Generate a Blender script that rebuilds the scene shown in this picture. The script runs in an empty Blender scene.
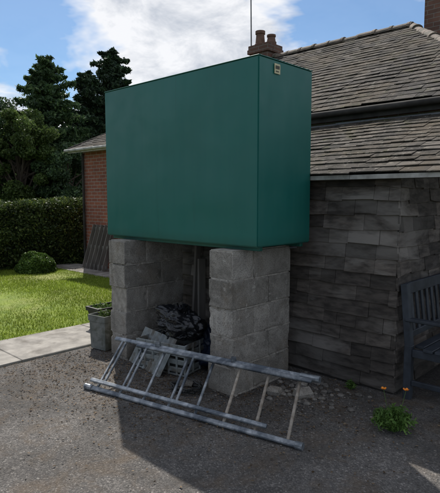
import bpy, bmesh, math, random
import numpy as np
from mathutils import Vector, Matrix, noise
random.seed(7); rng=np.random.default_rng(7)
R=random.uniform
scn=bpy.context.scene

# ---------------------------------------------------------------- materials
def N(nt,t,**k):
    n=nt.nodes.new(t)
    for a,v in k.items(): setattr(n,a,v)
    return n
def newmat(name):
    m=bpy.data.materials.new(name); m.use_nodes=True
    nt=m.node_tree; b=nt.nodes['Principled BSDF']
    return m,nt,b
def ramp(nt,fac,stops):
    r=N(nt,'ShaderNodeValToRGB'); e=r.color_ramp.elements
    while len(e)<len(stops): e.new(0.5)
    for i,(p,c) in enumerate(stops):
        e[i].position=p; e[i].color=(c[0],c[1],c[2],1) if hasattr(c,'__len__') else (c,c,c,1)
    nt.links.new(fac,r.inputs[0]); return r.outputs[0]
def noise_t(nt,vec,scale,detail=6,rough=.6,dist=0):
    n=N(nt,'ShaderNodeTexNoise'); n.inputs['Scale'].default_value=scale
    n.inputs['Detail'].default_value=min(detail,5); n.inputs['Roughness'].default_value=rough
    n.inputs['Distortion'].default_value=dist
    nt.links.new(vec,n.inputs['Vector']); return n.outputs['Fac']
def mixc(nt,f,a,b,mode='MIX'):
    m=N(nt,'ShaderNodeMix',data_type='RGBA',blend_type=mode)
    for s,v in ((0,f),(6,a),(7,b)):
        if isinstance(v,(int,float)): m.inputs[s].default_value=v
        elif isinstance(v,tuple): m.inputs[s].default_value=(v[0],v[1],v[2],1)
        else: nt.links.new(v,m.inputs[s])
    return m.outputs[2]
def mathn(nt,op,a,b=0.0,clamp=False):
    m=N(nt,'ShaderNodeMath',operation=op); m.use_clamp=clamp
    for s,v in ((0,a),(1,b)):
        if isinstance(v,(int,float)): m.inputs[s].default_value=v
        else: nt.links.new(v,m.inputs[s])
    return m.outputs[0]
def coords(nt,scale=(1,1,1)):
    g=N(nt,'ShaderNodeNewGeometry')
    mp=N(nt,'ShaderNodeMapping'); mp.inputs['Scale'].default_value=scale
    nt.links.new(g.outputs['Position'],mp.inputs[0]); return mp.outputs[0],g
def bump(nt,b,h,strength=.5,dist=.01):
    n=N(nt,'ShaderNodeBump'); n.inputs['Strength'].default_value=strength; n.inputs['Distance'].default_value=dist
    nt.links.new(h,n.inputs['Height']); nt.links.new(n.outputs[0],b.inputs['Normal'])
def simple(name,c1,c2,scale=8,rough=.8,bs=.3,bd=.005,island=0.0,stretch=(1,1,1),metal=0,spec=.5,c3=None,s3=1.5,lo=.35,hi=.65):
    m,nt,b=newmat(name); v,g=coords(nt,stretch)
    f=noise_t(nt,v,scale); col=ramp(nt,f,[(lo,c1),(hi,c2)])
    if c3:
        f3=noise_t(nt,v,s3,5,.65,.4); k=ramp(nt,f3,[(.48,0.0),(.62,1.0)]); col=mixc(nt,k,col,c3)
    if island:
        ri=mathn(nt,'MULTIPLY_ADD',g.outputs['Random Per Island'],island*2); ri.node.inputs[2].default_value=1-island
        cc=N(nt,'ShaderNodeCombineColor')
        for i in range(3): nt.links.new(ri,cc.inputs[i])
        col=mixc(nt,1.0,col,cc.outputs[0],'MULTIPLY')
    nt.links.new(col,b.inputs['Base Color'])
    b.inputs['Roughness'].default_value=rough; b.inputs['Metallic'].default_value=metal
    b.inputs['Specular IOR Level'].default_value=spec
    if bs: 
        fb=noise_t(nt,v,scale*4,8,.7); bump(nt,b,fb,bs,bd)
    return m
def leafmat(name,ca,cb,cc,trans=.25,rough=.55,cs=1.2):
    m,nt,b=newmat(name); v,g=coords(nt)
    col=ramp(nt,g.outputs['Random Per Island'],[(0.0,ca),(.6,cb),(1.0,cc)])
    f=noise_t(nt,v,cs,3,.5); k=ramp(nt,f,[(.35,.65),(.65,1.3)])
    col=mixc(nt,1.0,col,k,'MULTIPLY')
    nt.links.new(col,b.inputs['Base Color']); b.inputs['Roughness'].default_value=rough
    b.inputs['Specular IOR Level'].default_value=.3
    t=N(nt,'ShaderNodeBsdfTranslucent'); nt.links.new(col,t.inputs[0])
    mx=N(nt,'ShaderNodeMixShader'); mx.inputs[0].default_value=trans
    nt.links.new(b.outputs[0],mx.inputs[1]); nt.links.new(t.outputs[0],mx.inputs[2])
    nt.links.new(mx.outputs[0],nt.nodes['Material Output'].inputs[0])
    return m

def m_tank():
    m,nt,b=newmat('tank_green_paint'); v,g=coords(nt)
    f=noise_t(nt,v,.9,4,.5); col=ramp(nt,f,[(.3,(.008,.118,.100)),(.7,(.012,.148,.124))])
    vs,_=coords(nt,(14,14,.5)); st=noise_t(nt,vs,1.2,5,.6); k=ramp(nt,st,[(.42,0.0),(.75,.22)])
    col=mixc(nt,k,col,(.035,.17,.14))
    f=noise_t(nt,v,3.0,5,.65,.5); k=ramp(nt,f,[(.52,0.0),(.72,.35)]); col=mixc(nt,k,col,(.025,.14,.115))
    vs2,_=coords(nt,(30,30,.8)); st2=noise_t(nt,vs2,1.0,4,.6); k=ramp(nt,st2,[(.62,0.0),(.74,.3)])
    col=mixc(nt,k,col,(.012,.085,.068))
    sp=noise_t(nt,v,60,3,.6); k2=ramp(nt,sp,[(.68,0.0),(.74,.4)]); col=mixc(nt,k2,col,(.06,.13,.095))
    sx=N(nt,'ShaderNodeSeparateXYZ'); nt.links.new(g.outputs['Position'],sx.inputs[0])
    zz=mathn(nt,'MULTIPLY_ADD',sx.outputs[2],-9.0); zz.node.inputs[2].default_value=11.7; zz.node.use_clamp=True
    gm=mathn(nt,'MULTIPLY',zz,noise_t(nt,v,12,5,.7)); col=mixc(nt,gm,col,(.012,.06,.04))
    nt.links.new(col,b.inputs['Base Color'])
    r=ramp(nt,noise_t(nt,v,5,5,.6),[(.3,.36),(.7,.50)]); nt.links.new(r,b.inputs['Roughness'])
    b.inputs['Specular IOR Level'].default_value=.42
    bump(nt,b,noise_t(nt,v,2.2,2,.5),.25,.02)
    return m
def m_asphalt():
    m,nt,b=newmat('asphalt'); v,g=coords(nt)
    vo=N(nt,'ShaderNodeTexVoronoi'); vo.inputs['Scale'].default_value=120; nt.links.new(v,vo.inputs['Vector'])
    sc=N(nt,'ShaderNodeSeparateColor'); nt.links.new(vo.outputs['Color'],sc.inputs[0])
    col=ramp(nt,sc.outputs[0],[(0,(.075,.071,.068)),(.6,(.118,.110,.103)),(.95,(.17,.158,.147)),(1,(.28,.26,.24))])
    f=noise_t(nt,v,1.3,6,.65,.3); k=ramp(nt,f,[(.35,.68),(.68,1.28)]); col=mixc(nt,1.0,col,k,'MULTIPLY')
    f2=noise_t(nt,v,3.4,6,.75,.5); k2=ramp(nt,f2,[(.48,0.0),(.66,.55)]); col=mixc(nt,k2,col,(.115,.085,.058))
    f4=noise_t(nt,v,26,6,.75); k4=ramp(nt,f4,[(.54,0.0),(.68,.65)]); col=mixc(nt,k4,col,(.045,.042,.038))
    f5=noise_t(nt,v,.8,4,.6,1.5); k5=ramp(nt,f5,[(.55,0.0),(.60,.35)]); col=mixc(nt,k5,col,(.06,.058,.055))
    nt.links.new(col,b.inputs['Base Color']); b.inputs['Roughness'].default_value=.92; b.inputs['Specular IOR Level'].default_value=.2
    h=mathn(nt,'ADD',mathn(nt,'MULTIPLY',vo.outputs['Distance'],-1.0),noise_t(nt,v,30,6,.7)); bump(nt,b,h,.7,.006)
    return m
def m_brick(name,c1,c2,mortar,sw=.225,sh=.075):
    m,nt,b=newmat(name); v,g=coords(nt)
    s=N(nt,'ShaderNodeSeparateXYZ'); nt.links.new(v,s.inputs[0])
    c=N(nt,'ShaderNodeCombineXYZ'); nt.links.new(mathn(nt,'ADD',s.outputs[0],s.outputs[1]),c.inputs[0]); nt.links.new(s.outputs[2],c.inputs[1])
    br=N(nt,'ShaderNodeTexBrick'); nt.links.new(c.outputs[0],br.inputs['Vector'])
    br.inputs['Scale'].default_value=1; br.inputs['Brick Width'].default_value=sw; br.inputs['Row Height'].default_value=sh
    br.inputs['Mortar Size'].default_value=.006; br.inputs['Color1'].default_value=(*c1,1); br.inputs['Color2'].default_value=(*c2,1)
    br.inputs['Mortar'].default_value=(*mortar,1); br.inputs['Bias'].default_value=0
    k=ramp(nt,noise_t(nt,v,3,5,.7),[(.3,.7),(.7,1.2)]); col=mixc(nt,1.0,br.outputs['Color'],k,'MULTIPLY')
    nt.links.new(col,b.inputs['Base Color']); b.inputs['Roughness'].default_value=.9
    bump(nt,b,mathn(nt,'SUBTRACT',noise_t(nt,v,30,4),br.outputs['Fac']),.5,.006)
    return m
def m_block():
    m,nt,b=newmat('concrete_block'); v,g=coords(nt)
    col=ramp(nt,g.outputs['Random Per Island'],[(0,(.30,.28,.25)),(.5,(.38,.355,.32)),(1,(.47,.44,.40))])
    k=ramp(nt,noise_t(nt,v,6,7,.7,.8),[(.35,.66),(.65,1.15)]); col=mixc(nt,1.0,col,k,'MULTIPLY')
    f=noise_t(nt,v,4,6,.7,.8); col=mixc(nt,ramp(nt,f,[(.52,0.0),(.68,.5)]),col,(.21,.165,.12))
    f=noise_t(nt,v,13,6,.7,.3); col=mixc(nt,ramp(nt,f,[(.60,0.0),(.68,.6)]),col,(.60,.57,.52))
    vd,_=coords(nt,(9,9,1.2)); f=noise_t(nt,vd,1.3,5,.65); col=mixc(nt,ramp(nt,f,[(.56,0.0),(.70,.45)]),col,(.13,.115,.095))
    sp=noise_t(nt,v,110,3,.6); col=mixc(nt,ramp(nt,sp,[(.36,.6),(.5,0.0)]),col,(.10,.09,.08))
    s=N(nt,'ShaderNodeSeparateXYZ'); nt.links.new(g.outputs['Position'],s.inputs[0])
    low=mathn(nt,'MULTIPLY_ADD',s.outputs[2],-2.5); low.node.inputs[2].default_value=.8; low.node.use_clamp=True
    col=mixc(nt,mathn(nt,'MULTIPLY',low,.45),col,(.13,.11,.08))
    nt.links.new(col,b.inputs['Base Color']); b.inputs['Roughness'].default_value=.95; b.inputs['Specular IOR Level'].default_value=.2
    bump(nt,b,noise_t(nt,v,70,8,.75),.9,.008)
    return m
def m_slate(name,c1,c2,c3,k=1.0):
    m,nt,b=newmat(name); v,g=coords(nt)
    col=ramp(nt,g.outputs['Random Per Island'],[(0,c1),(.7,c2),(1,c3)])
    f=noise_t(nt,v,1.6,7,.7,.6); col=mixc(nt,ramp(nt,f,[(.42,0.0),(.60,.75)]),col,(.100,.078,.054))
    f=noise_t(nt,v,4.5,7,.7,.6); col=mixc(nt,ramp(nt,f,[(.56,0.0),(.66,.7)]),col,(.070,.072,.032))
    f=noise_t(nt,v,15,6,.75,.4); col=mixc(nt,ramp(nt,f,[(.57,0.0),(.63,.8)]),col,(.24*k,.22*k,.185*k))
    f=noise_t(nt,v,7,6,.75,.4); col=mixc(nt,ramp(nt,f,[(.50,0.0),(.60,.85)]),col,(.034,.031,.025))
    nt.links.new(col,b.inputs['Base Color']); b.inputs['Roughness'].default_value=.9; b.inputs['Specular IOR Level'].default_value=.15
    bump(nt,b,noise_t(nt,v,40,7,.7),.9,.010)
    return m
MT=m_tank(); MA=m_asphalt(); MBR=m_brick('red_brick',(.33,.11,.06),(.24,.08,.05),(.34,.30,.26))
MBL=m_block(); MSL=m_slate('slate',(.048,.044,.043),(.082,.074,.068),(.13,.115,.102))
MSL2=m_slate('old_slate',(.052,.047,.043),(.095,.084,.074),(.15,.132,.115),1.1)
MMORT=simple('mortar',(.25,.23,.20),(.40,.37,.33),20,.95,.6,.005)
MBOARD=simple('weathered_shakes',(.044,.037,.032),(.118,.100,.086),6,.9,.7,.005,.5,(1.3,1.3,4.5),c3=(.19,.172,.155),s3=.9)
MDARK=simple('dark_timber',(.02,.018,.016),(.05,.045,.04),6,.9,.3)
MPOST=simple('grey_timber',(.12,.11,.10),(.24,.22,.20),6,.85,.5,.004,.1,(1,1,.2))
MFASC=simple('fascia_paint',(.28,.27,.25),(.50,.49,.46),9,.7,.3)
MRIDGE=simple('ridge_tile',(.11,.085,.068),(.24,.19,.15),9,.85,.5,.006,.3,c3=(.08,.075,.055),s3=5)
MPOT=simple('chimney_pot',(.10,.055,.04),(.18,.10,.07),9,.8,.3)
MLEAD=simple('lead',(.10,.10,.11),(.18,.18,.19),9,.6,.3)
MBENCH=simple('bench_paint',(.016,.021,.028),(.040,.048,.062),9,.6,.35,.003,.15,(1,1,1))
MLADB=simple('ladder_aluminium',(.14,.16,.18),(.36,.38,.40),16,.45,.3,.002,.12,metal=.55,c3=(.07,.085,.105),s3=4)
MLADR=simple('ladder_worn_rung',(.20,.165,.13),(.36,.32,.27),22,.6,.5,.003,.15,metal=.2)
MBAG=simple('black_plastic',(.008,.009,.012),(.016,.017,.021),6,.33,.12,.003,spec=.5)
MBAGN=simple('navy_plastic',(.010,.016,.035),(.02,.03,.06),6,.45,.15,.004)
MBIN=simple('grey_plastic',(.18,.20,.20),(.32,.35,.35),6,.55,.3,.004,c3=(.14,.125,.10),s3=6)
MPOTB=simple('planter_plastic',(.014,.015,.015),(.035,.036,.035),9,.6,.3)
MPOTG=simple('stone_planter',(.11,.12,.11),(.20,.205,.19),9,.85,.5,c3=(.08,.085,.065),s3=6)
MSOIL=simple('soil',(.02,.014,.01),(.05,.036,.025),20,.95,.8,.01)
MCONC=simple('concrete_path',(.22,.205,.185),(.36,.335,.30),6,.9,.5,.004,c3=(.15,.135,.115),s3=2)
MGRASS=simple('lawn_soil_grass',(.12,.18,.02),(.21,.27,.035),3.5,.95,.8,.02,c3=(.24,.26,.075),s3=.9)
MFIELD=simple('field',(.04,.07,.015),(.07,.11,.022),.6,.95,.3)
MLABEL=simple('label_cream',(.55,.50,.30),(.65,.60,.38),30,.5,0)
MLABD=simple('label_print',(.05,.05,.04),(.10,.09,.06),30,.6,0)
MSTONE=simple('stones',(.085,.078,.07),(.19,.175,.155),30,.9,.6,.003,.5)
MLITTER=leafmat('leaf_litter',(.05,.032,.018),(.11,.075,.045),(.20,.15,.10),.05,.9)
MBARK=simple('bark',(.05,.035,.025),(.11,.085,.065),7,.95,.8,.02,0,(1,1,.3))
LCON=leafmat('conifer_foliage',(.036,.070,.034),(.065,.115,.048),(.115,.18,.062),.3)
LDK=leafmat('dark_foliage',(.018,.036,.022),(.034,.064,.032),(.06,.098,.042),.18)
LDEC=leafmat('tree_foliage',(.055,.09,.026),(.085,.135,.034),(.14,.19,.05),.4)
LHED=leafmat('hedge_foliage',(.034,.058,.018),(.060,.094,.025),(.14,.175,.038),.30,cs=2.5)
LBUSH=leafmat('box_foliage',(.045,.09,.018),(.075,.135,.025),(.12,.19,.035),.25)
LPOP=leafmat('poppy_leaf',(.06,.12,.025),(.09,.17,.035),(.13,.22,.05),.25)
LGR=leafmat('grass_blade',(.15,.22,.022),(.23,.31,.035),(.32,.38,.08),.5,cs=.8)
MORANGE=simple('poppy_orange',(.75,.20,.01),(.85,.30,.02),20,.6,0)
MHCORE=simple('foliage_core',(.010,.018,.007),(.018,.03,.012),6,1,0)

# ---------------------------------------------------------------- geometry helpers
class B:
    def __init__(s): s.v=[];s.f=[];s.m=[]
    def add(s,vs,fs,mi=0):
        o=len(s.v); s.v+= [tuple(p) for p in vs]; s.f+=[tuple(i+o for i in f) for f in fs]; s.m+=[mi]*len(fs)
    def box(s,lo,hi,mi=0,M=None,jit=0,bev=0):
        x0,y0,z0=lo;x1,y1,z1=hi
        if bev:
            bx=min(bev,(x1-x0)/2.1,(y1-y0)/2.1,(z1-z0)/2.1)
            bm=bmesh.new(); bmesh.ops.create_cube(bm,size=1)
            for w in bm.verts:
                w.co=Vector(((x0+x1)/2+w.co.x*(x1-x0),(y0+y1)/2+w.co.y*(y1-y0),(z0+z1)/2+w.co.z*(z1-z0)))
            bmesh.ops.bevel(bm,geom=bm.edges[:],offset=bx,segments=1,affect='EDGES')
            vs=[w.co+Vector((R(-jit,jit),R(-jit,jit),R(-jit,jit))) for w in bm.verts]
            bm.verts.index_update(); fs=[[w.index for w in f.verts] for f in bm.faces]; bm.free()
        else:
            vs=[Vector((x,y,z))+Vector((R(-jit,jit),R(-jit,jit),R(-jit,jit))) for z in(z0,z1) for y in(y0,y1) for x in(x0,x1)]
            fs=[(0,2,3,1),(4,5,7,6),(0,1,5,4),(2,6,7,3),(0,4,6,2),(1,3,7,5)]
        if M is not None: vs=[M@p for p in vs]
        s.add(vs,fs,mi)
    def cyl(s,p0,p1,r0,r1=None,n=10,mi=0,cap=True):
        p0=Vector(p0);p1=Vector(p1); r1=r0 if r1 is None else r1
        d=(p1-p0).normalized(); a=d.orthogonal().normalized(); c=d.cross(a)
        vs=[];
        for p,r in((p0,r0),(p1,r1)):
            for i in range(n):
                t=2*math.pi*i/n; vs.append(p+a*(r*math.cos(t))+c*(r*math.sin(t)))
        fs=[(i,(i+1)%n,n+(i+1)%n,n+i) for i in range(n)]
        if cap: fs+=[tuple(range(n-1,-1,-1)),tuple(range(n,2*n))]
        s.add(vs,fs,mi)
    def beam(s,p0,p1,w,h,up=(0,0,1),mi=0,bev=0):
        p0=Vector(p0);p1=Vector(p1); d=(p1-p0); L=d.length; d.normalize()
        up=Vector(up); sd=d.cross(up).normalized(); u=sd.cross(d)
        M=Matrix((( d.x,sd.x,u.x,p0.x),(d.y,sd.y,u.y,p0.y),(d.z,sd.z,u.z,p0.z),(0,0,0,1)))
        s.box((0,-w/2,-h/2),(L,w/2,h/2),mi,M,0,bev)
    def obj(s,name,mats,parent=None,smooth=False):
        me=bpy.data.meshes.new(name); me.from_pydata(s.v,[],s.f)
        for m in (mats if isinstance(mats,(list,tuple)) else [mats]): me.materials.append(m)
        me.polygons.foreach_set('material_index',s.m)
        if smooth:
            me.polygons.foreach_set('use_smooth',[True]*len(s.f)); me.set_sharp_from_angle(angle=math.radians(40))
        me.update(); o=bpy.data.objects.new(name,me); scn.collection.objects.link(o)
        if parent: 
            o.parent=parent; o.matrix_parent_inverse=Matrix.Translation(parent.location).inverted()
        return o
def empty(name,loc=(0,0,0)):
    e=bpy.data.objects.new(name,None); e.location=loc; e.empty_display_size=.2; scn.collection.objects.link(e); return e

def leaves(name,P,size,mat,parent=None,aspect=1.6,upbias=0.0,svar=.4):
    P=np.asarray(P,float); n=len(P)
    a=rng.normal(size=(n,3)); a[:,2]*= (1-upbias); a/=np.linalg.norm(a,axis=1)[:,None]
    b=rng.normal(size=(n,3)); b[:,2]*=(1-upbias); b-= (b*a).sum(1)[:,None]*a; b/=np.linalg.norm(b,axis=1)[:,None]+1e-9
    s=size*(1+svar*rng.uniform(-1,1,n))[:,None]
    a=a*s*aspect*.5; b=b*s*.5
    V=np.stack([P-a,P+b*.9-a*.1,P+a,P-b*.9-a*.1],1).reshape(-1,3)
    me=bpy.data.meshes.new(name); me.vertices.add(4*n); me.vertices.foreach_set('co',V.ravel())
    me.loops.add(4*n); me.loops.foreach_set('vertex_index',np.arange(4*n,dtype=np.int32))
    me.polygons.add(n); me.polygons.foreach_set('loop_start',np.arange(0,4*n,4,dtype=np.int32))
    me.materials.append(mat); me.update(calc_edges=True); me.validate()
    o=bpy.data.objects.new(name,me); scn.collection.objects.link(o)
    if parent: o.parent=parent; o.matrix_parent_inverse=Matrix.Translation(parent.location).inverted()
    return o

# ---------------------------------------------------------------- ground
def sheet(name,pts,z,mat,div=None):
    b=B(); b.add([(x,y,z) for x,y in pts],[tuple(range(len(pts)))]); return b.obj(name,mat)
sheet('ground',[(-400,-400),(400,-400),(400,400),(-400,400)],-.012,MFIELD)
b=B(); nx,ny=110,110; x0,x1,y0,y1=-4.72,8,-7,12
vs=[]
for j in range(ny+1):
    for i in range(nx+1):
        x=x0+(x1-x0)*i/nx; y=y0+(y1-y0)*j/ny
        e=0 if i in(0,) else 1
        vs.append((x,y,.001+e*.006*(noise.noise(Vector((x*1.1,y*1.1,0)))+.6)))
b.add(vs,[(j*(nx+1)+i,j*(nx+1)+i+1,(j+1)*(nx+1)+i+1,(j+1)*(nx+1)+i) for j in range(ny) for i in range(nx)])
b.obj('asphalt_yard',MA,smooth=True)
b=B()
y=-7.0
while y<6.0:
    L=1.15
    b.box((-5.58,y,-.05),(-4.74,y+L-.012,.022),0,None,.003,.006); y+=L
b.box((-11.0,5.72,-.05),(-5.60,6.46,.026),0,None,.002,.006)
b.obj('garden_path',MCONC)
b=B(); nx,ny=40,60
vs=[]
for j in range(ny+1):
    for i in range(nx+1):
        x=-11.3+5.68*i/nx; y=-7+12.7*j/ny
        vs.append((x,y,.004+.02*(noise.noise(Vector((x*.5,y*.5,3)))+.5)*(0 if i==nx else 1)))
b.add(vs,[(j*(nx+1)+i,j*(nx+1)+i+1,(j+1)*(nx+1)+i+1,(j+1)*(nx+1)+i) for j in range(ny) for i in range(nx)])
b.obj('lawn',MGRASS,smooth=True)
n=120000
gx=rng.uniform(-11.2,-5.57,n); gy=rng.uniform(-1.5,5.72,n)
nv=np.array([noise.noise(Vector((x*.8,y*.8,9))) for x,y in zip(gx,gy)])
worn=np.exp(-(((gx+8.1)/.75)**2+((gy-3.1)/.55)**2))
keep=(rng.uniform(-.75,-.1,n)<nv)&(rng.uniform(0,1,n)>worn*.92); gx=gx[keep];gy=gy[keep];nv=nv[keep];n=len(gx)
h=rng.uniform(.010,.030,n)*(1+.5*nv); ang=rng.uniform(0,6.28,n); w=.005; lean=rng.uniform(0,.03,n)
zb=np.full(n,.008)
p=np.stack([gx,gy,zb],1); d=np.stack([np.cos(ang)*w,np.sin(ang)*w,0*ang],1)
tip=p+np.stack([-np.sin(ang)*lean,np.cos(ang)*lean,h+.015],1)
V=np.stack([p-d,p+d,tip],1).reshape(-1,3)
me=bpy.data.meshes.new('grass'); me.vertices.add(3*n); me.vertices.foreach_set('co',V.ravel())
me.loops.add(3*n); me.loops.foreach_set('vertex_index',np.arange(3*n,dtype=np.int32))
me.polygons.add(n); me.polygons.foreach_set('loop_start',np.arange(0,3*n,3,dtype=np.int32)); me.materials.append(LGR); me.update(calc_edges=True); me.validate()
o=bpy.data.objects.new('grass',me); scn.collection.objects.link(o)

# ---------------------------------------------------------------- tank
TX0,TX1,TY0,TY1,TZ0,TZ1=-4.47,-2.47,3.02,3.73,1.215,2.65
tank=empty('oil_tank',(-3.47,3.37,TZ0))
bm=bmesh.new(); bmesh.ops.create_cube(bm,size=1)
for v in bm.verts: v.co=Vector(((TX0+TX1)/2+v.co.x*(TX1-TX0),(TY0+TY1)/2+v.co.y*(TY1-TY0),(TZ0+TZ1)/2+v.co.z*(TZ1-TZ0)))
bmesh.ops.bevel(bm,geom=bm.edges[:],offset=.009,segments=2,affect='EDGES')
bmesh.ops.subdivide_edges(bm,edges=[e for e in bm.edges if e.calc_length()>.3],cuts=18,use_grid_fill=True)
for v in bm.verts:
    c=v.co; n_=noise.noise(Vector((c.x*1.6,c.y*1.6+5,c.z*1.6)))+.35*noise.noise(Vector((c.x*4,c.y*4+5,c.z*4)))
    fx=min(1,min(c.x-TX0,TX1-c.x)/.3); fz=min(1,min(c.z-TZ0,TZ1-c.z)/.3); fy=min(1,min(c.y-TY0,TY1-c.y)/.25)
    if abs(c.y-TY0)<.001 and fx>0 and fz>0: c.y-= (.011*n_+.003)*fx*fz
    if abs(c.x-TX1)<.001 and fy>0 and fz>0: c.x+= (.008*n_+.002)*fy*fz
me=bpy.data.meshes.new('shell'); bm.to_mesh(me); bm.free(); me.materials.append(MT)
me.polygons.foreach_set('use_smooth',[True]*len(me.polygons)); me.set_sharp_from_angle(angle=math.radians(18))
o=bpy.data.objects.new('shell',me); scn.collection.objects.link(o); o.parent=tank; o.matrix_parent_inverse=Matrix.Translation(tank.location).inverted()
b=B()
z=TZ1-.001
b.box((TX0-.003,TY0-.003,z),(TX1+.003,TY0+.03,z+.006),0,None,0,.002)
b.box((TX0-.003,TY1-.03,z),(TX1+.003,TY1+.003,z+.006),0,None,0,.002)
b.box((TX0-.003,TY0+.031,z),(TX0+.03,TY1-.031,z+.006),0,None,0,.002)
b.box((TX1-.03,TY0+.031,z),(TX1+.003,TY1-.031,z+.006),0,None,0,.002)
b.box((TX0+.02,TY0+.06,TZ0-.035),(TX1-.03,TY0+.10,TZ0-.001),0,None,0,.003)
b.box((TX0+.02,TY1-.10,TZ0-.035),(TX1-.03,TY1-.06,TZ0-.001),0,None,0,.003)
b.cyl((-3.9,3.38,TZ1+.005),(-3.9,3.38,TZ1+.05),.06,n=20); b.cyl((-3.9,3.38,TZ1+.05),(-3.9,3.38,TZ1+.075),.07,n=20)
b.cyl((-2.72,3.55,TZ1),(-2.72,3.55,TZ1+.03),.022,n=12)
b.obj('lip_and_fittings',MT,tank)
b=B(); b.box((TX1+.006,3.20,TZ1-.105),(TX1+.010,3.27,TZ1-.03),0); b.box((TX1+.0105,3.21,TZ1-.070),(TX1+.012,3.26,TZ1-.045),1); b.box((TX1+.0105,3.215,TZ1-.092),(TX1+.012,3.25,TZ1-.084),1)
b.obj('label',[MLABEL,MLABD],tank)
b=B(); b.cyl((-2.70,3.60,TZ0-.06),(-2.70,3.60,TZ0),.018,n=10); b.cyl((-2.70,3.60,TZ0-.06),(-2.70,3.86,TZ0-.07),.009,n=8); b.obj('outlet_pipe',MLEAD,tank)

# ---------------------------------------------------------------- block piers
def rough_block(b,lo,hi,seed):
    bm=bmesh.new(); bmesh.ops.create_cube(bm,size=1)
    for w in bm.verts: w.co=Vector([(lo[i]+hi[i])/2+w.co[i]*(hi[i]-lo[i]) for i in range(3)])
    bmesh.ops.bevel(bm,geom=bm.edges[:],offset=.005,segments=1,affect='EDGES')
    bmesh.ops.subdivide_edges(bm,edges=[e for e in bm.edges if e.calc_length()>.08],cuts=8,use_grid_fill=True)
    c=Vector([(lo[i]+hi[i])/2 for i in range(3)])
    for w in bm.verts:
        n1=noise.noise(w.co*7+Vector((seed,0,0)))
        out=sum(1 for i in range(3) if min(w.co[i]-lo[i],hi[i]-w.co[i])<.006)
        chip=max(0,noise.noise(w.co*11+Vector((seed*3,5,1)))-.30)*.045 if out>=2 else 0
        w.co+= (c-w.co).normalized()*(chip)+w.normal*(n1*.0010)
    bm.verts.index_update(); b.add([w.co.copy() for w in bm.verts],[[w.index for w in f.verts] for f in bm.faces]); bm.free()
def pier(name,x0,x1,y0,y1,seed):
    random.seed(seed)
    e=empty(name,((x0+x1)/2,(y0+y1)/2,0))
    b=B(); H=.232; rows=5; top=1.178
    zoff=top-rows*H
    L=y1-y0
    for r in range(-1,rows):
        z=zoff+r*H; z0=max(z,-.05)
        if z+H-.012<=z0: continue
        cuts=[0,L*.60,L] if r%2 else [0,L*.34,L]
        for a,c in zip(cuts[:-1],cuts[1:]):
            ox=R(-.007,.007); 
            rough_block(b,(x0+ox,y0+a+.005+(R(-.014,.008) if a==0 else 0),z0+.005),(x1+ox,y0+c-.005,z+H-.005),R(0,90))
    o=b.obj('blocks',MBL,e,True)
    b=B(); b.box((x0+.012,y0+.012,-.05),(x1-.010,y1-.012,top+.004),0); 
    for r in range(rows):
        z=zoff+r*H
        for k in range(9):
            yy=R(y0+.02,y1-.1); l=R(.03,.16)
            b.box((x1-.02,yy,z-.007),(x1+R(-.004,.005),min(yy+l,y1),z+R(.003,.008)),0,None,.002)
        for k in range(3):
            xx=R(x0+.01,x1-.1); b.box((xx,y0-R(-.005,.003),z-.006),(xx+R(.03,.08),y0+.03,z+R(.003,.008)),0,None,.002)
    b.obj('mortar_joints',MMORT,e)
    return e
pier('block_pier',-2.895,-2.64,2.92,3.69,3)
pier('block_pier',-4.29,-4.03,2.92,3.68,11)
random.seed(5)

# ---------------------------------------------------------------- timber shakes
def shakes(b,o,d,nrm,L,z0,z1f,pitch=.118):
    o=Vector(o);d=Vector(d);nrm=Vector(nrm)
    z=z0; zm=max(z1f(0),z1f(L)); row=0
    while z<zm:
        s=-R(0,.2); rdz=R(-.004,.004)
        while s<L:
            wd=random.choice([R(.12,.22),R(.18,.34),R(.25,.5)]); a=max(s,0)+.0015; c=min(s+wd,L)-.0015; s+=wd
            if c-a<.02: continue
            dz=random.gauss(0,.0055)+rdz; th=R(.018,.034); tilt=random.gauss(0,.004); topo=R(.002,.006)
            n=max(1,int((c-a)/.08)); st=[]
            for i in range(n+1):
                q=a+(c-a)*i/n; sag=.008*noise.noise(Vector((q*.9,z*.0,row*3.1)))+.003*noise.noise(Vector((q*7,row*5.1,2)))
                zb=z+dz+sag+tilt*(i/n-.5)*2+R(-.0015,.0015); zt=min(z+pitch+.035,z1f(q)); zb=min(zb,zt-.004)
                st.append((q,zb,zt,th+R(-.001,.001)))
            vs=[]
            for q,zb,zt,t in st:
                p=o+d*q
                for out_,zz in((topo,zt),(t*.55+topo*.5,(zb+zt)/2+.0),(t+.001,zb+.003),(t,zb),(.001,zb)):
                    w=p+nrm*out_; vs.append((w.x,w.y,zz))
            fs=[]
            flip = d.cross(Vector((0,0,1))).dot(nrm)>0
            for i in range(n):
                for k in range(4):
                    f=(i*5+k,i*5+k+1,(i+1)*5+k+1,(i+1)*5+k); fs.append(f if not flip else f[::-1])
            fs.append((0,1,2,3,4)); fs.append(tuple(n*5+k for k in (4,3,2,1,0)))
            b.add(vs,fs,0)
        z+=pitch+R(-.003,.003); row+=1
SH_Y=3.89; EZ=1.785; TP=.404
shed=empty('timber_clad_shed',(-3.3,4.5,0))
b=B(); shakes(b,(-5.0,SH_Y,0),(1,0,0),(0,-1,0),3.27,.03,lambda s:EZ+.02)
shakes(b,(-1.75,SH_Y-.02,0),(0,1,0),(1,0,0),1.51,.03,lambda s:EZ+.02+s*TP)
b.obj('cladding',MBOARD,shed)
b=B()
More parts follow.
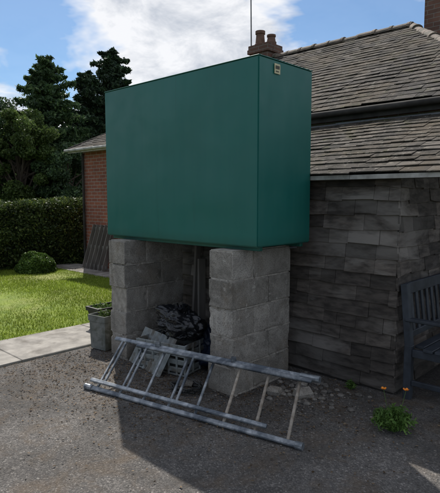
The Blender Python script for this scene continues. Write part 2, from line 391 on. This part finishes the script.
b.add([(-5.0,SH_Y,-.05),(-1.75,SH_Y,-.05),(-1.75,SH_Y,EZ+.03),(-5.0,SH_Y,EZ+.03),(-5.0,5.38,-.05),(-1.75,5.38,-.05),(-1.75,5.38,EZ+.63),(-5.0,5.38,EZ+.63)],
      [(0,1,2,3),(1,5,6,2),(0,3,7,4),(4,7,6,5),(3,2,6,7)])
b.obj('wall_frame',MDARK,shed)
b=B(); b.box((-.99,3.80,-.02),(-.90,3.89,EZ-.03),0,None,.003,.006); b.obj('porch_post',MPOST,shed)

def slates(b,o,u,s,L0f,L1f,S,exp=.17,wid=.25,th=.007):
    o=Vector(o);u=Vector(u).normalized();s=Vector(s).normalized(); n=u.cross(s).normalized()
    rows=int(S/exp)+1
    for r in range(rows):
        a=r*exp; ln=exp*1.5
        if a+ln>S: ln=S-a
        if ln<.02: continue
        l0=L0f(a/S);l1=L1f(a/S); t0=L0f(min(1,(a+ln)/S)); t1=L1f(min(1,(a+ln)/S))
        k=l0-(wid/2 if r%2 else 0)+R(-.03,0)
        while k<l1:
            w=wid*R(.85,1.15)
            ua=max(k,l0)+.002; ub=min(k+w,l1)-.002
            if ub-ua>.02:
                ja=random.gauss(0,.008)-(R(.01,.03) if R(0,1)<.03 else 0); up=abs(random.gauss(0,.003)); tw=R(-.003,.003)
                sg=.014*noise.noise(o+u*ua+s*a)
                va=min(max(ua,t0),t1); vb=max(min(ub,t1),t0)
                P=[o+u*ua+s*(a+ja)+n*(.015+up+tw+sg),o+u*ub+s*(a+ja+R(-.005,.005))+n*(.015+up-tw+sg),
                   o+u*vb+s*(a+ln)+n*(.003+sg),o+u*va+s*(a+ln)+n*(.003+sg)]
                Q=[p-n*th for p in P]
                b.add(P+Q,[(0,1,2,3),(7,6,5,4),(0,4,5,1),(1,5,6,2),(3,2,6,7),(0,3,7,4)],0)
            k+=w
sl=Vector((0,1,TP)).normalized(); S=1.62*math.sqrt(1+TP*TP)
b=B(); slates(b,(-5.1,3.72,EZ+.0),(1,0,0),sl,lambda t:0,lambda t:4.35,S,.125,.19,.009)
b.obj('slate_roof',MSL2,shed)
b=B()
b.add([(-5.08,3.76,EZ-.045),(-.77,3.76,EZ-.045),(-.77,5.36,EZ-.045+1.6*TP),(-5.08,5.36,EZ-.045+1.6*TP),
       (-5.08,3.76,EZ-.012),(-.77,3.76,EZ-.012),(-.77,5.36,EZ-.012+1.6*TP),(-5.08,5.36,EZ-.012+1.6*TP)],
      [(3,2,1,0),(4,5,6,7),(0,1,5,4),(2,3,7,6),(1,2,6,5),(3,0,4,7)])
b.obj('roof_deck',MDARK,shed)
b=B()
x=-5.05
while x<-.85:
    L=R(1.1,1.7); x2=min(x+L,-.80); b.box((x,3.735,EZ-.044+R(-.004,.004)),(x2-.003,3.755,EZ-.006),0,None,.002,.002); x=x2
b.obj('fascia',MFASC,shed)

# ---------------------------------------------------------------- house
house=empty('brick_house',(-5,8.3,0))
b=B(); b.box((-7.4,5.40,-.05),(-1.35,11.28,2.56)); 
RZ=4.36;RY=8.34;UE=2.61;EYY=5.28
b.add([(-7.4,5.40,2.56),(-7.4,11.28,2.56),(-7.4,RY,RZ-.06),(-7.2,5.40,2.56),(-7.2,11.28,2.56),(-7.2,RY,RZ-.06)],[(0,2,1),(3,4,5),(0,3,5,2),(1,2,5,4)])
b.box((-10.55,6.5,-.05),(-7.41,9.7,2.72))
b.add([(-10.55,6.5,2.72),(-10.55,9.7,2.72),(-10.55,8.1,3.40),(-10.35,6.5,2.72),(-10.35,9.7,2.72),(-10.35,8.1,3.40)],[(0,2,1),(3,4,5),(0,3,5,2),(1,2,5,4)])
b.obj('walls',MBR,house)
XE=-1.15; XR=-3.63
b=B()
u=Vector((1,0,0)); s=Vector((0,1,(RZ-UE)/(RY-EYY))); S=s.length*(RY-EYY)
slates(b,(-7.55,EYY,UE),u,s,lambda t:0,lambda t:(XE+7.55)+(XR-XE)*t,S,.135,.2)
slates(b,(XE,2*RY-EYY,UE),(-1,0,0),(0,-1,(RZ-UE)/(RY-EYY)),lambda t:(XE-XR)*t,lambda t:XE+7.55,S,.165,.25)
sh=Vector((XR-XE,0,RZ-UE)); SHL=sh.length; W=2*(RY-EYY)
slates(b,(XE,EYY,UE),(0,1,0),sh,lambda t:W/2*t,lambda t:W-W/2*t,SHL,.165,.25)
b.obj('main_roof',MSL,house)
b=B(); e=.018
b.add([(-7.5,EYY+.02,UE-e),(XE-.02,EYY+.02,UE-e),(XR,RY,RZ-e),(-7.5,RY,RZ-e),(-7.5,2*RY-EYY-.02,UE-e),(XE-.02,2*RY-EYY-.02,UE-e)],
      [(0,1,2,3),(3,2,5,4),(1,5,2),(0,4,5,1)])
b.obj('roof_deck',MDARK,house)
b=B(); b.box((-7.5,EYY+.03,UE-.13),(XE-.05,EYY+.055,UE-.018)); b.box((XE-.05,EYY+.03,UE-.13),(XE-.03,2*RY-EYY-.03,UE-.018)); b.obj('fascia',MDARK,house)
b=B(); b.cyl((-7.5,EYY-.02,UE-.045),(XE+.02,EYY-.02,UE-.045),.034,n=12); b.obj('gutter',MDARK,house,True)
b=B()
for k in range(7):
    x=-5.0+k*.6
    b.box((x,5.33,EZ+.63),(x+.598,5.396,EZ+.67+R(-.006,.006)))
b.obj('lead_flashing',MLEAD,shed)
def ridge(b,p0,p1,r=.085,seg=.30):
    p0=Vector(p0);p1=Vector(p1);L=(p1-p0).length;d=(p1-p0)/L;sd=d.cross(Vector((0,0,1))).normalized();up=sd.cross(d)
    k=0
    while k<L:
        a=p0+d*k; c=p0+d*min(L,k+seg-.006); rr=r*R(.95,1.08); lift=R(-.008,.012)
        for (pp,qq) in (((a,1.0),(c,1.0)),((c-d*.035,1.12),(c+d*.012,1.12))):
            vs=[]
            for p,q in(pp,qq):
                for i in range(9):
                    t=math.pi*i/8; vs.append(p+sd*(math.cos(t)*rr*1.25*q)+up*(math.sin(t)*rr*q-.03+lift))
            b.add(vs,[(i,i+1,10+i,9+i) for i in range(8)]+[tuple(range(8,-1,-1)),tuple(range(9,18))])
        k+=seg
b=B(); ridge(b,(-7.55,RY,RZ),(XR,RY,RZ)); ridge(b,(XR,RY,RZ),(XE,EYY,UE),.06); ridge(b,(XR,RY,RZ),(XE,2*RY-EYY,UE),.06)
b.obj('ridge_tiles',MRIDGE,house)
b=B(); tw=.42; 
slates(b,(-10.75,6.25,2.70),(1,0,0),(0,1,tw),lambda t:0,lambda t:3.34,1.85*math.sqrt(1+tw*tw),.165,.25)
slates(b,(-7.41,9.95,2.70),(-1,0,0),(0,-1,tw),lambda t:0,lambda t:3.34,1.85*math.sqrt(1+tw*tw),.165,.25)
b.obj('wing_roof',MSL,house)
b=B(); rzz=2.70+1.85*tw
b.add([(-10.72,6.27,2.682),(-7.41,6.27,2.682),(-7.41,8.1,rzz-.018),(-10.72,8.1,rzz-.018),(-10.72,9.93,2.682),(-7.41,9.93,2.682)],[(0,1,2,3),(3,2,5,4),(0,4,5,1),(0,3,4)])
b.beam((-10.74,6.25,2.67),(-10.74,8.1,rzz-.02),.03,.11); b.beam((-10.74,9.95,2.67),(-10.74,8.1,rzz-.02),.03,.11)
b.obj('wing_roof_deck',MDARK,house)
b=B(); b.box((-10.74,6.23,2.60),(-7.42,6.25,2.68)); b.cyl((-10.8,6.19,2.66),(-7.42,6.19,2.66),.035,n=10); b.obj('wing_gutter',MFASC,house)
b=B(); b.cyl((-10.47,6.45,0),(-10.47,6.45,2.6),.03,n=10); b.obj('downpipe',MDARK,house)
b=B(); ridge(b,(-10.75,8.1,rzz),(-7.41,8.1,rzz)); b.obj('wing_ridge',MRIDGE,house)
def stack(b,x0,x1,y0,y1,z0,z1):
    b.box((x0,y0,z0),(x1,y1,z1-.16)); b.box((x0-.035,y0-.035,z1-.16),(x1+.035,y1+.035,z1-.08)); b.box((x0-.02,y0-.02,z1-.08),(x1+.02,y1+.02,z1))
def potf(b,x,y,z,h,r):
    pr=[(0,r*1.15),(.06,r*1.15),(.07,r),(h*.8,r*.82),(h*.82,r*1.0),(h,r*1.0)]
    for (a,ra),(c,rc) in zip(pr[:-1],pr[1:]): b.cyl((x,y,z+a),(x,y,z+c+.001),ra,rc,16)
b=B(); stack(b,-6.88,-6.42,8.12,8.55,3.9,4.62); stack(b,-3.84,-3.2,9.3,9.9,3.3,5.45); b.obj('chimney_stacks',m_brick('chimney_brick',(.17,.085,.06),(.11,.06,.045),(.18,.16,.14)),house)
b=B(); potf(b,-6.78,8.33,4.62,.32,.10); potf(b,-6.52,8.36,4.62,.20,.09); potf(b,-3.6,9.6,5.45,.4,.12); b.obj('chimney_pots',MPOT,house,True)
b=B(); b.cyl((-6.87,8.16,4.45),(-6.90,8.16,6.3),.014,.011,8)
b.cyl((-7.15,7.9,6.1),(-6.65,8.4,6.1),.008,n=6)
for k in range(6):
    c=Vector((-7.15+.09*k,7.9+.09*k,6.1)); b.cyl(c+Vector((-.12,.12,0)),c+Vector((.12,-.12,0)),.005,n=5)
b.obj('tv_aerial',MLEAD,house)

# ---------------------------------------------------------------- ladder
def cam2w(xr,D): return (.725*xr-.688*D, .688*xr+.725*D)
lad=empty('ladder',(-2.8,2.6,0))
def P3(xr,D,z): x,y=cam2w(xr,D); return Vector((x,y,z))
A0=P3(-1.10,4.13,.028); A1=P3(.509,3.11,.028); T0=P3(-.945,4.52,.33); T1=P3(.684,3.46,.335)
b=B()
wd=(T0-A0).normalized(); ld=(A1-A0).normalized(); out=wd.cross(ld).normalized()
if out.y>0: out=-out
b.beam(A0,A1,.026,.040,(T0-A0),0,.006); b.beam(T0,T1,.026,.040,(T0-A0),0,.006)
off=out*.036
b.beam(A0+off+wd*.052+ld*.02,A1+off+wd*.052-ld*.24,.022,.032,wd,0,.005)
b.beam(T0+off-wd*.048+ld*.30,T1+off-wd*.048-ld*.03,.022,.032,wd,0,.005)
b.cyl(T1+ld*.015,T1-ld*.13,.026,.026,10); b.cyl(A1-ld*.03,A1+ld*.02,.026,.026,10); b.cyl(A0-ld*.03,A0+ld*.05,.026,.026,10)
for p in (T0+ld*.5,T0+ld*1.25): b.box((-.02,-.02,-.03),(.02,.02,.03),0,Matrix.Translation(p+off*.5)@Matrix.Rotation(.7,4,'Z'),0,.003)
b.obj('stiles',MLADB,lad)
b=B();b2=B()
for k in range(8):
    t=.10+k*.245
    p=A0+ld*t; q=T0+(T1-T0).normalized()*t
    (b if k<5 else b2).cyl(p,q,.0115,n=10)
    if k in(0,1,3): b.cyl(p+off+ld*.075+wd*.05,q+off+ld*.075-wd*.05,.011,n=10)
b.obj('rungs',MLADB,lad,True); b2.obj('worn_rungs',MLADR,lad,True)

# ---------------------------------------------------------------- clutter between piers
def blob(name,c,rad,mat,parent=None,amp=.3,seed=0,sub=5,hf=1.0):
    bm=bmesh.new(); bmesh.ops.create_icosphere(bm,subdivisions=sub,radius=1)
    for v in bm.verts:
        d=v.co.normalized(); q=d*1.3+Vector((seed,seed*2,0))
        n1=noise.noise(q); n2=abs(noise.noise(q*1.9+Vector((0,0,n1)))); n3=abs(noise.noise(q*3.3+Vector((n1*3,0,n2*2)))); n4=abs(noise.noise(q*7+Vector((0,n3*4,0))))
        s=1+amp*(n1*1.1-n2*.8-n3*.45*hf-n4*.18*hf)
        p=Vector((d.x*rad[0],d.y*rad[1],d.z*rad[2]))*s
        if p.z<-rad[2]*.7: p.z=-rad[2]*.7
        v.co=p+Vector(c)
    me=bpy.data.meshes.new(name); bm.to_mesh(me); bm.free(); me.materials.append(mat); me.polygons.foreach_set('use_smooth',[True]*len(me.polygons))
    o=bpy.data.objects.new(name,me); scn.collection.objects.link(o)
    if parent: o.parent=parent; o.matrix_parent_inverse=Matrix.Translation(parent.location).inverted()
    return o
bag=blob('rubbish_bag',(-3.50,3.14,.43),(.30,.23,.18),MBAG,None,.40,5,6)
# tied neck of the bag
b=B(); pr=None
for i in range(9):
    a=i*.9; b.cyl((-3.46,3.12,.50),(-3.46+.05*math.cos(a),3.12+.05*math.sin(a),.60+.02*math.sin(i*2)),.008,.022,6)
b.obj('bag_neck',MBAG,None,True).parent=bag
blob('rubbish_bag',(-3.26,3.42,.20),(.26,.22,.24),MBAGN,None,.42,8,5)
crate=empty('plastic_crate',(-3.55,3.12,0))
b=B(); M=Matrix.Translation((-3.56,3.10,.012))@Matrix.Rotation(.22,4,'Z')
def cb(lo,hi,bev=.004): b.box(lo,hi,0,M,0,bev)
cb((-.27,-.19,0),(.27,.19,.012)); 
for y in(-.19,.18):
    for z in(.03,.10,.17,.235): cb((-.27,y,z),(.27,y+.012,z+.045))
    for k in range(7): cb((-.275+k*.09,y-.006 if y<0 else y+.002,0),(-.255+k*.09,y+.008 if y<0 else y+.018,.28))
for x in(-.27,.258):
    for z in(.03,.10,.17,.235): cb((x,-.178,z),(x+.012,.178,z+.045))
    for k in range(4): cb((x-.006 if x<0 else x+.002,-.17+k*.11,0),(x+.008 if x<0 else x+.018,-.15+k*.11,.28))
b.obj('crate_body',MBIN,crate)
b=B(); b.beam((-4.0,3.79,0),(-3.93,3.80,1.15),.07,.03,(1,0,0),0,.003); b.beam((-3.84,3.76,0),(-3.88,3.80,.95),.10,.025,(1,0,0),0,.003)
b.obj('timber_offcut',MPOST)
pl=empty('corrugated_sheet',(-3.85,2.98,0))
b=B(); nseg=72; o_=Vector((-3.99,2.93,.0)); dx=Vector((.58,-.10,0)); up=Vector((.05,.17,.32))
nn=dx.cross(up).normalized(); nn=nn if nn.y<0 else -nn
vs=[]
for q in(0,.004):
    for j in range(2):
        for i in range(nseg+1):
            vs.append(o_+dx*(i/nseg)+up*j+nn*(.012*math.sin(i/nseg*math.pi*2*9)+.012+q))
k=nseg+1
b.add(vs,[(i,i+1,k+1+i,k+i) for i in range(nseg)]+[(2*k+i,2*k+i+1,3*k+1+i,3*k+i) for i in range(nseg)]+[(k+i,k+i+1,3*k+i+1,3*k+i) for i in range(nseg)]); b.obj('sheet',MBIN,pl,True)
b=B(); pr=None
for i in range(150):
    t=i/149*math.pi*2*3.2; r=.13+.012*math.sin(i*.9); c=Vector((-3.02+r*math.cos(t),2.78+r*math.sin(t)*.8,.02+.014*(t/6.28)))
    if pr is not None: b.cyl(pr,c,.0085,n=6,cap=False)
    pr=c
b.obj('garden_hose',MPOTB,None,True)
b=B()
for k in range(16):
    a=R(0,3.14); x=random.gauss(-3.5,.5); y=random.gauss(2.85,.2); L=R(.06,.2)
    b.cyl((x,y,.015),(x+math.cos(a)*L,y+math.sin(a)*L,.02+R(0,.03)),.004,.003,5)
b.obj('twigs',MBARK)

# ---------------------------------------------------------------- planters
def planter(name,c,w,d,h,mat,taper=.86,rot=0):
    e=empty(name,(c[0],c[1],0)); b=B(); M=Matrix.Translation((c[0],c[1],.015))@Matrix.Rotation(rot,4,'Z')
    def ring(z,k): return [M@Vector((sx*w/2*k,sy*d/2*k,z)) for sx,sy in((-1,-1),(1,-1),(1,1),(-1,1))]
    R_=[ring(0,taper),ring(h*.82,.97),ring(h*.82,1.04),ring(h,1.06),ring(h,.97),ring(h*.86,.93)]
    vs=[p for r in R_ for p in r]; fs=[(3,2,1,0)]
    for k in range(5):
        for i in range(4): fs.append((k*4+i,k*4+(i+1)%4,k*4+4+(i+1)%4,k*4+4+i))
    b.add(vs,fs,0); b.add(ring(h*.88,.935),[(0,1,2,3)],1); b.obj('pot',[mat,MSOIL],e)
    return e
pe=planter('planter_trough',(-5.25,3.62),.26,.60,.27,MPOTB)
pt=[(-5.25+R(-.10,.10),3.62+R(-.25,.25),.24+abs(random.gauss(0,.03))) for k in range(240)]
leaves('foliage',pt,.03,LBUSH,pe)
pe=planter('square_planter',(-4.54,3.02),.24,.24,.36,MPOTG,.9,.15)
pt=[(-4.54+random.gauss(0,.05),3.02+random.gauss(0,.05),.34+abs(random.gauss(0,.03))) for k in range(140)]
leaves('foliage',pt,.028,LHED,pe)
planter('planter_trough',(-5.1,4.35),.30,.5,.30,MPOTB)

pal=empty('wooden_pallet',(-9.7,6.3,0)); b=B()
for k in range(6):
    x=-10.0+k*.155; b.beam((x,6.12,.03),(x,6.44,.98),.11,.018,(1,0,0),0,.002)
for t in(.08,.5,.92):
    p=Vector((-10.05,6.12+.32*t+.03,.03+.95*t)); b.beam(p,p+Vector((.87,0,0)),.04,.07)
b.obj('slats',MPOST,pal)

# ---------------------------------------------------------------- bench
bench=empty('garden_bench',(-1.42,4.5,0)); b=B()
Y0,Y1=3.86,5.16; XB,XF=-1.66,-1.14
for y in(Y0,Y1-.06):
    b.beam((XB+.03,y+.03,0),(XB+.03,y+.03,.44),.06,.06,(1,0,0),0,.005)
    b.beam((XB+.03,y+.03,.43),(XB-.02,y+.03,.92),.058,.055,(1,0,0),0,.005)
    b.box((XF-.06,y,0),(XF,y+.06,.63),0,None,0,.005)
    b.box((XB+.0,y-.008,.63),(XF+.03,y+.068,.655),0,None,0,.005)
    b.box((XB+.06,y+.012,.35),(XF-.06,y+.05,.41),0,None,0,.003)
    b.box((XB+.06,y+.015,.12),(XF-.06,y+.045,.16),0,None,0,.003)
for k in range(5): b.box((XB+.06+k*.09,Y0+.065 if k==0 else Y0-.005,.412),(XB+.135+k*.09,Y1-.065 if k==0 else Y1+.005,.434),0,None,0,.003)
b.box((XF-.045,Y0+.06,.35),(XF-.015,Y1-.06,.408),0,None,0,.003)
b.beam((XB-.02,Y0+.05,.88),(XB-.02,Y1-.05,.88),.03,.09,(0,0,1),0,.004)
b.beam((XB+.022,Y0+.05,.52),(XB+.022,Y1-.05,.52),.03,.05,(0,0,1),0,.004)
for k in range(11):
    y=Y0+.13+k*.104; b.beam((XB+.022,y,.54),(XB-.018,y,.85),.014,.045,(0,1,0),0,.002)
b.obj('bench_frame',MBENCH,bench)

# ---------------------------------------------------------------- plants
def poppy(name,x,y,r,h,nl,fl):
    e=empty(name,(x,y,0)); b=B(); pt=[]
    for k in range(nl):
        a=R(0,6.28); rr=r*math.sqrt(R(0,1)); tipp=Vector((x+math.cos(a)*rr,y+math.sin(a)*rr,h*R(.35,1)*(1-.45*rr/r)))
        base=Vector((x+R(-.03,.03),y+R(-.03,.03),0)); mid=(base+tipp)/2+Vector((0,0,.05))
        b.cyl(base,mid,.0025,.002,4); b.cyl(mid,tipp,.002,.0012,4)
        for j in range(14):
            t=.35+.65*j/13; q=mid.lerp(tipp,(t-.3)/.7); pt.append((q.x+R(-.02,.02),q.y+R(-.02,.02),q.z+R(-.012,.012)))
    b.obj('stems',LPOP,e)
    leaves('foliage',pt,.014,LPOP,e,2.8)
    b=B()
    for (fx,fy,fz) in fl:
        c=Vector((x+fx,y+fy,fz)); b.cyl((x+fx*.3,y+fy*.3,.03),c,.0020,.0016,5,1)
        for i in range(5):
            a=i*1.257+fx*9; d=Vector((math.cos(a),math.sin(a),.5)); sd=Vector((-math.sin(a),math.cos(a),0))
            b.add([c,c+d*.012+sd*.011,c+d*.021+sd*.006+Vector((0,0,.004)),c+d*.021-sd*.006+Vector((0,0,.004)),c+d*.012-sd*.011],[(0,1,2,3,4)],0)
    b.obj('flowers',[MORANGE,LPOP],e)
poppy('poppy_plant',-1.46,3.27,.15,.20,95,[(-.14,.13,.22),(.04,.09,.27)])
poppy('poppy_plant',-1.16,3.66,.08,.14,22,[(.02,.0,.22),(-.04,.03,.18)])
poppy('weed_plant',-2.05,3.76,.04,.05,10,[])

b=B()
def stone(x,y,s):
    n=6; vs=[]; 
    for (zz,k) in((-.2,.8),(.25,1.0),(.62,.55)):
        for i in range(n):
            a=2*math.pi*i/n+R(-.2,.2); q=s*k*R(.8,1.15); vs.append((x+math.cos(a)*q,y+math.sin(a)*q*.85,.006+s*zz))
    fs=[(i,(i+1)%n,n+(i+1)%n,n+i) for i in range(n)]+[(n+i,n+(i+1)%n,2*n+(i+1)%n,2*n+i) for i in range(n)]+[tuple(range(2*n,3*n))]
    b.add(vs,fs)
for k in range(1600):
    x=random.gauss(-2.7,.85);y=random.gauss(3.2,.38)
    if y>3.86 or x<-4.6: continue
    stone(x,y,R(.003,.010))
for k in range(400):
    x=R(-4.7,.5);y=R(.5,3.6); stone(x,y,R(.002,.006))
for k in range(110):
    stone(random.gauss(-2.3,.2),random.gauss(3.42,.16),R(.012,.035))
b.obj('gravel',MSTONE)
b=B()
for (x,y,s,a) in((-2.45,3.22,.035,.3),(-2.25,3.34,.045,1.1),(-2.38,3.52,.04,2.0),(-3.1,2.85,.035,.7)):
    M=Matrix.Translation((x,y,.03))@Matrix.Rotation(a,4,'Z')@Matrix.Rotation(R(-.3,.3),4,'X'); b.box((-s*1.6,-s,-s*.7),(s*1.6,s,s*.7),0,M,.008,.008)
b.obj('block_rubble',MBL)
pt=[]
for k in range(8500):
    cx,cy,sg=random.choice([(-4.1,2.5,.35),(-3.6,2.7,.4),(-4.5,2.2,.4),(-3.2,2.5,.4),(-2.4,3.3,.4),(-3.5,3.4,.3),(-2.0,3.75,.6)])
    x=random.gauss(cx,sg*1.3);y=random.gauss(cy,sg*1.1)
    if y>3.85 or x<-4.7 : continue
    pt.append((x,y,.012+R(0,.006)))
leaves('leaf_litter',pt,.010,MLITTER,None,1.7,.85,.7)

# ---------------------------------------------------------------- hedge
hedge=empty('hedge',(-11.7,2,0)); n=110000
hy=rng.uniform(-8,9.5,n); side=rng.uniform(0,1,n)
hx=np.where(side<.55,-11.1,rng.uniform(-12.2,-11.1,n)); hz=np.where(side<.55,rng.uniform(.02,1.45,n),1.45)
for i in range(n):
    q=noise.noise(Vector((hx[i]*1.3,hy[i]*1.3,hz[i]*1.6)))*.2+noise.noise(Vector((hx[i]*4,hy[i]*4,hz[i]*4)))*.09
    if side[i]<.55: hx[i]+=q+ .10*(hz[i]<.9)
    else: hz[i]+=q*.8
P=np.stack([hx,hy,hz],1)+rng.normal(size=(n,3))*.04
leaves('leaves',P,.042,LHED,hedge,1.5)
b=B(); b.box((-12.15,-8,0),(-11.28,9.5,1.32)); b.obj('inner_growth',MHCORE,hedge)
def ballbush(name,x,y,r,h,mat,n=9000,size=.03):
    e=empty(name,(x,y,0)); d=rng.normal(size=(n,3)); d/=np.linalg.norm(d,axis=1)[:,None]; d[:,2]=np.abs(d[:,2])*1.0
    k=np.array([1+.16*noise.noise(Vector(q)*2.5+Vector((x,y,0))) for q in d])[:,None]*rng.uniform(.88,1.02,(n,1))
    P=d*k*np.array([r,r,h])+np.array([x,y,.02]); leaves('leaves',P,size,mat,e,1.4)
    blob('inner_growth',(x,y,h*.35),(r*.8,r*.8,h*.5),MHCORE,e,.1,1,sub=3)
ballbush('round_bush',-10.3,5.15,.40,.42,LBUSH)
ballbush('round_bush',-10.85,4.25,.30,.42,LHED)
ballbush('round_bush',-10.9,3.3,.3,.32,LBUSH,5000)

# ---------------------------------------------------------------- trees
def conifer(name,x,y,H,Rm,mat,nb=150,npb=330,size=.13,z0=.5,droop=.25,seed=1,pw=.75,lift=.2):
    random.seed(seed); e=empty(name,(x,y,0)); b=B(); b.cyl((x,y,0),(x+R(-.1,.1),y,H*.97),H*.018+.03,.012,10)
    pts=[]
    for k in range(nb):
        t=(k+R(0,1))/nb; z=z0+(H-z0)*t**.9; a=k*2.399+R(-.4,.4)
        r=Rm*((1-t)**pw)*R(.40,1.30)+.08; dz=r*R(-.1,.35)+lift*r
        tip=Vector((x+math.cos(a)*r,y+math.sin(a)*r,z+dz)); base=Vector((x,y,z))
        mid=base.lerp(tip,.55)+Vector((0,0,.08*r)); b.cyl(base,mid,.015+.01*r,.010,5); b.cyl(mid,tip,.010,.004,5)
        m=int(npb*(.12+r/Rm)); s=np.clip(rng.beta(2.2,1.2,m),0,1)
        bx=np.array(base)[None]+(np.array(tip)-np.array(base))[None]*s[:,None]; bx[:,2]+= .1*r*np.sin(s*3.14)-droop*rng.exponential(.25,m)*r*.5
        wd=.03+.14*r*np.sin(np.clip(s,.1,.98)*3.14)*.6
        bx+=rng.normal(size=(m,3))*wd[:,None]*np.array([1,1,.5]); pts.append(bx)
    b.obj('trunk',MBARK,e); leaves('foliage',np.concatenate(pts),size,mat,e,2.2)
def broad(name,x,y,H,Rm,mat,nc=60,npc=450,size=.11,seed=1,zlow=.2):
    random.seed(seed); e=empty(name,(x,y,0)); b=B(); top=Vector((x,y,H*.45)); b.cyl((x,y,0),top,H*.03,H*.018,10); pts=[]
    for k in range(nc):
        while True:
            d=Vector((R(-1,1),R(-1,1),R(-1,1)))
            if .35<d.length<1: break
        zc=H*(zlow+1)/2; c=Vector((x+d.x*Rm,y+d.y*Rm,zc+d.z*H*(1-zlow)/2*.92)); b.cyl(top+Vector((0,0,R(-.2,.2)*H)),c,.035,.01,5)
        rr=Rm*R(.14,.32); q=rng.normal(size=(npc,3)); q/=np.linalg.norm(q,axis=1)[:,None]; q*=rr*rng.uniform(.3,1.15,(npc,1))**.6*np.array([1.1,1.1,.8]); pts.append(q+np.array(c))
    b.obj('trunk',MBARK,e); leaves('foliage',np.concatenate(pts),size,mat,e,1.5)
def w(px,D): return cam2w((px-220)/511*D,D)
x,y=w(50,19); conifer('conifer_tree',x,y,6.6,1.75,LCON,170,520,.07,.5,.35,2,.62)
x,y=w(22,17); broad('broadleaf_tree',x,y,4.7,1.15,LDEC,70,650,.06,4)
x,y=w(-18,18); broad('broadleaf_tree',x,y,5.6,1.5,LCON,70,600,.065,5)
x,y=w(114,22); conifer('conifer_tree',x,y,7.6,1.8,LDK,170,560,.075,.5,.2,6,.5)
x,y=w(90,21); conifer('conifer_tree',x,y,6.5,1.3,LDK,120,420,.075,.5,.25,9,.5)
x,y=w(68,17.5); broad('broadleaf_tree',x,y,3.4,1.1,LCON,50,550,.065,8)
x,y=w(-75,20); conifer('conifer_tree',x,y,8,2,LCON,120,260,.10,.5,.3,12,.6)
pts=[]; random.seed(44)
for k in range(230):
    a=R(0,2*math.pi); D=R(55,75); cx,cy=math.cos(a)*D,math.sin(a)*D; hh=R(3,6)
    q=rng.normal(size=(380,3)); q/=np.linalg.norm(q,axis=1)[:,None]; q*=rng.uniform(.6,1,(380,1))*np.array([3.2,3.2,hh/2]); pts.append(q+np.array([cx,cy,hh/2]))
leaves('distant_trees',np.concatenate(pts),.6,LDEC,None,1.3)

# ---------------------------------------------------------------- light, sky
el=math.radians(50.5); hx_,hy_=-.843,.537
sv=Vector((hx_*math.cos(el),hy_*math.cos(el),math.sin(el)))
sd=bpy.data.lights.new('sun','SUN'); sd.energy=5.0; sd.angle=math.radians(.53); sd.color=(1,.955,.88)
so=bpy.data.objects.new('sun',sd); so.rotation_euler=sv.to_track_quat('Z','Y').to_euler(); so.location=(0,0,20); scn.collection.objects.link(so)
wd_=bpy.data.worlds.new('World'); scn.world=wd_; wd_.use_nodes=True; nt=wd_.node_tree
bg=nt.nodes['Background']; bg.inputs[1].default_value=.14
sky=N(nt,'ShaderNodeTexSky'); sky.sky_type='NISHITA'; sky.sun_disc=False; sky.sun_elevation=el; sky.sun_rotation=math.atan2(hx_,hy_)
sky.air_density=1.0; sky.dust_density=.4; sky.ozone_density=2.2
tc=N(nt,'ShaderNodeTexCoord'); sp=N(nt,'ShaderNodeSeparateXYZ'); nt.links.new(tc.outputs['Generated'],sp.inputs[0])
zz=mathn(nt,'ADD',mathn(nt,'MAXIMUM',sp.outputs[2],0.0),.25)
cx=N(nt,'ShaderNodeCombineXYZ'); nt.links.new(mathn(nt,'DIVIDE',sp.outputs[0],zz),cx.inputs[0]); nt.links.new(mathn(nt,'DIVIDE',sp.outputs[1],zz),cx.inputs[1]); cx.inputs[2].default_value=5.7
c1=noise_t(nt,cx.outputs[0],1.9,9,.58,.2)
# cloud banks and clear patches in fixed compass directions
def bankdir(az_right_deg,elev_deg):
    a=math.radians(az_right_deg); e_=math.radians(elev_deg)
    F=Vector((-.688,.725,0)); r_=Vector((.725,.688,0))
    return (F*math.cos(a)+r_*math.sin(a))*math.cos(e_)+Vector((0,0,math.sin(e_)))
tot=c1
for (az,ev,wid,amp) in ((-7,17,.13,.18),(-24,9,.05,.12),(-20,17,.07,-.22),(14,18,.14,-.16),(21,13,.05,.12)):
    dd=bankdir(az,ev); dp=N(nt,'ShaderNodeVectorMath',operation='DISTANCE'); nt.links.new(tc.outputs['Generated'],dp.inputs[0]); dp.inputs[1].default_value=dd
    g_=mathn(nt,'DIVIDE',dp.outputs['Value'],wid*1.6); g_=mathn(nt,'POWER',g_,2.0); g_=mathn(nt,'MULTIPLY',g_,-1.0); g_=mathn(nt,'EXPONENT',g_)
    tot=mathn(nt,'ADD',tot,mathn(nt,'MULTIPLY',g_,amp))
cov=ramp(nt,tot,[(.43,0.0),(.55,1.0)])
mp=N(nt,'ShaderNodeMapping'); mp.inputs['Location'].default_value=(.12,-.08,.3); nt.links.new(cx.outputs[0],mp.inputs[0])
c2=noise_t(nt,mp.outputs[0],4.0,7,.62,.3)
ccol=ramp(nt,c2,[(.35,(4.2,4.45,4.9)),(.56,(7.0,7.0,7.1))])
skyc=mixc(nt,1.0,sky.outputs[0],(.52,.66,.76),'MULTIPLY')
fc=mathn(nt,'MULTIPLY_ADD',cov,.88); fc.node.inputs[2].default_value=.06
out_=mixc(nt,fc,skyc,ccol)
nt.links.new(out_,bg.inputs[0])

# ---------------------------------------------------------------- camera
cd=bpy.data.cameras.new('camera'); cd.sensor_fit='VERTICAL'; cd.sensor_height=24; cd.lens=24*511/493; cd.clip_end=2000; cd.clip_start=.05
co=bpy.data.objects.new('camera',cd); co.location=(0,0,1.6); co.rotation_euler=(math.radians(84.5),0,math.radians(43.5)); scn.collection.objects.link(co); scn.camera=co
scn.view_settings.view_transform='Standard'; scn.view_settings.look='None'; scn.view_settings.exposure=0
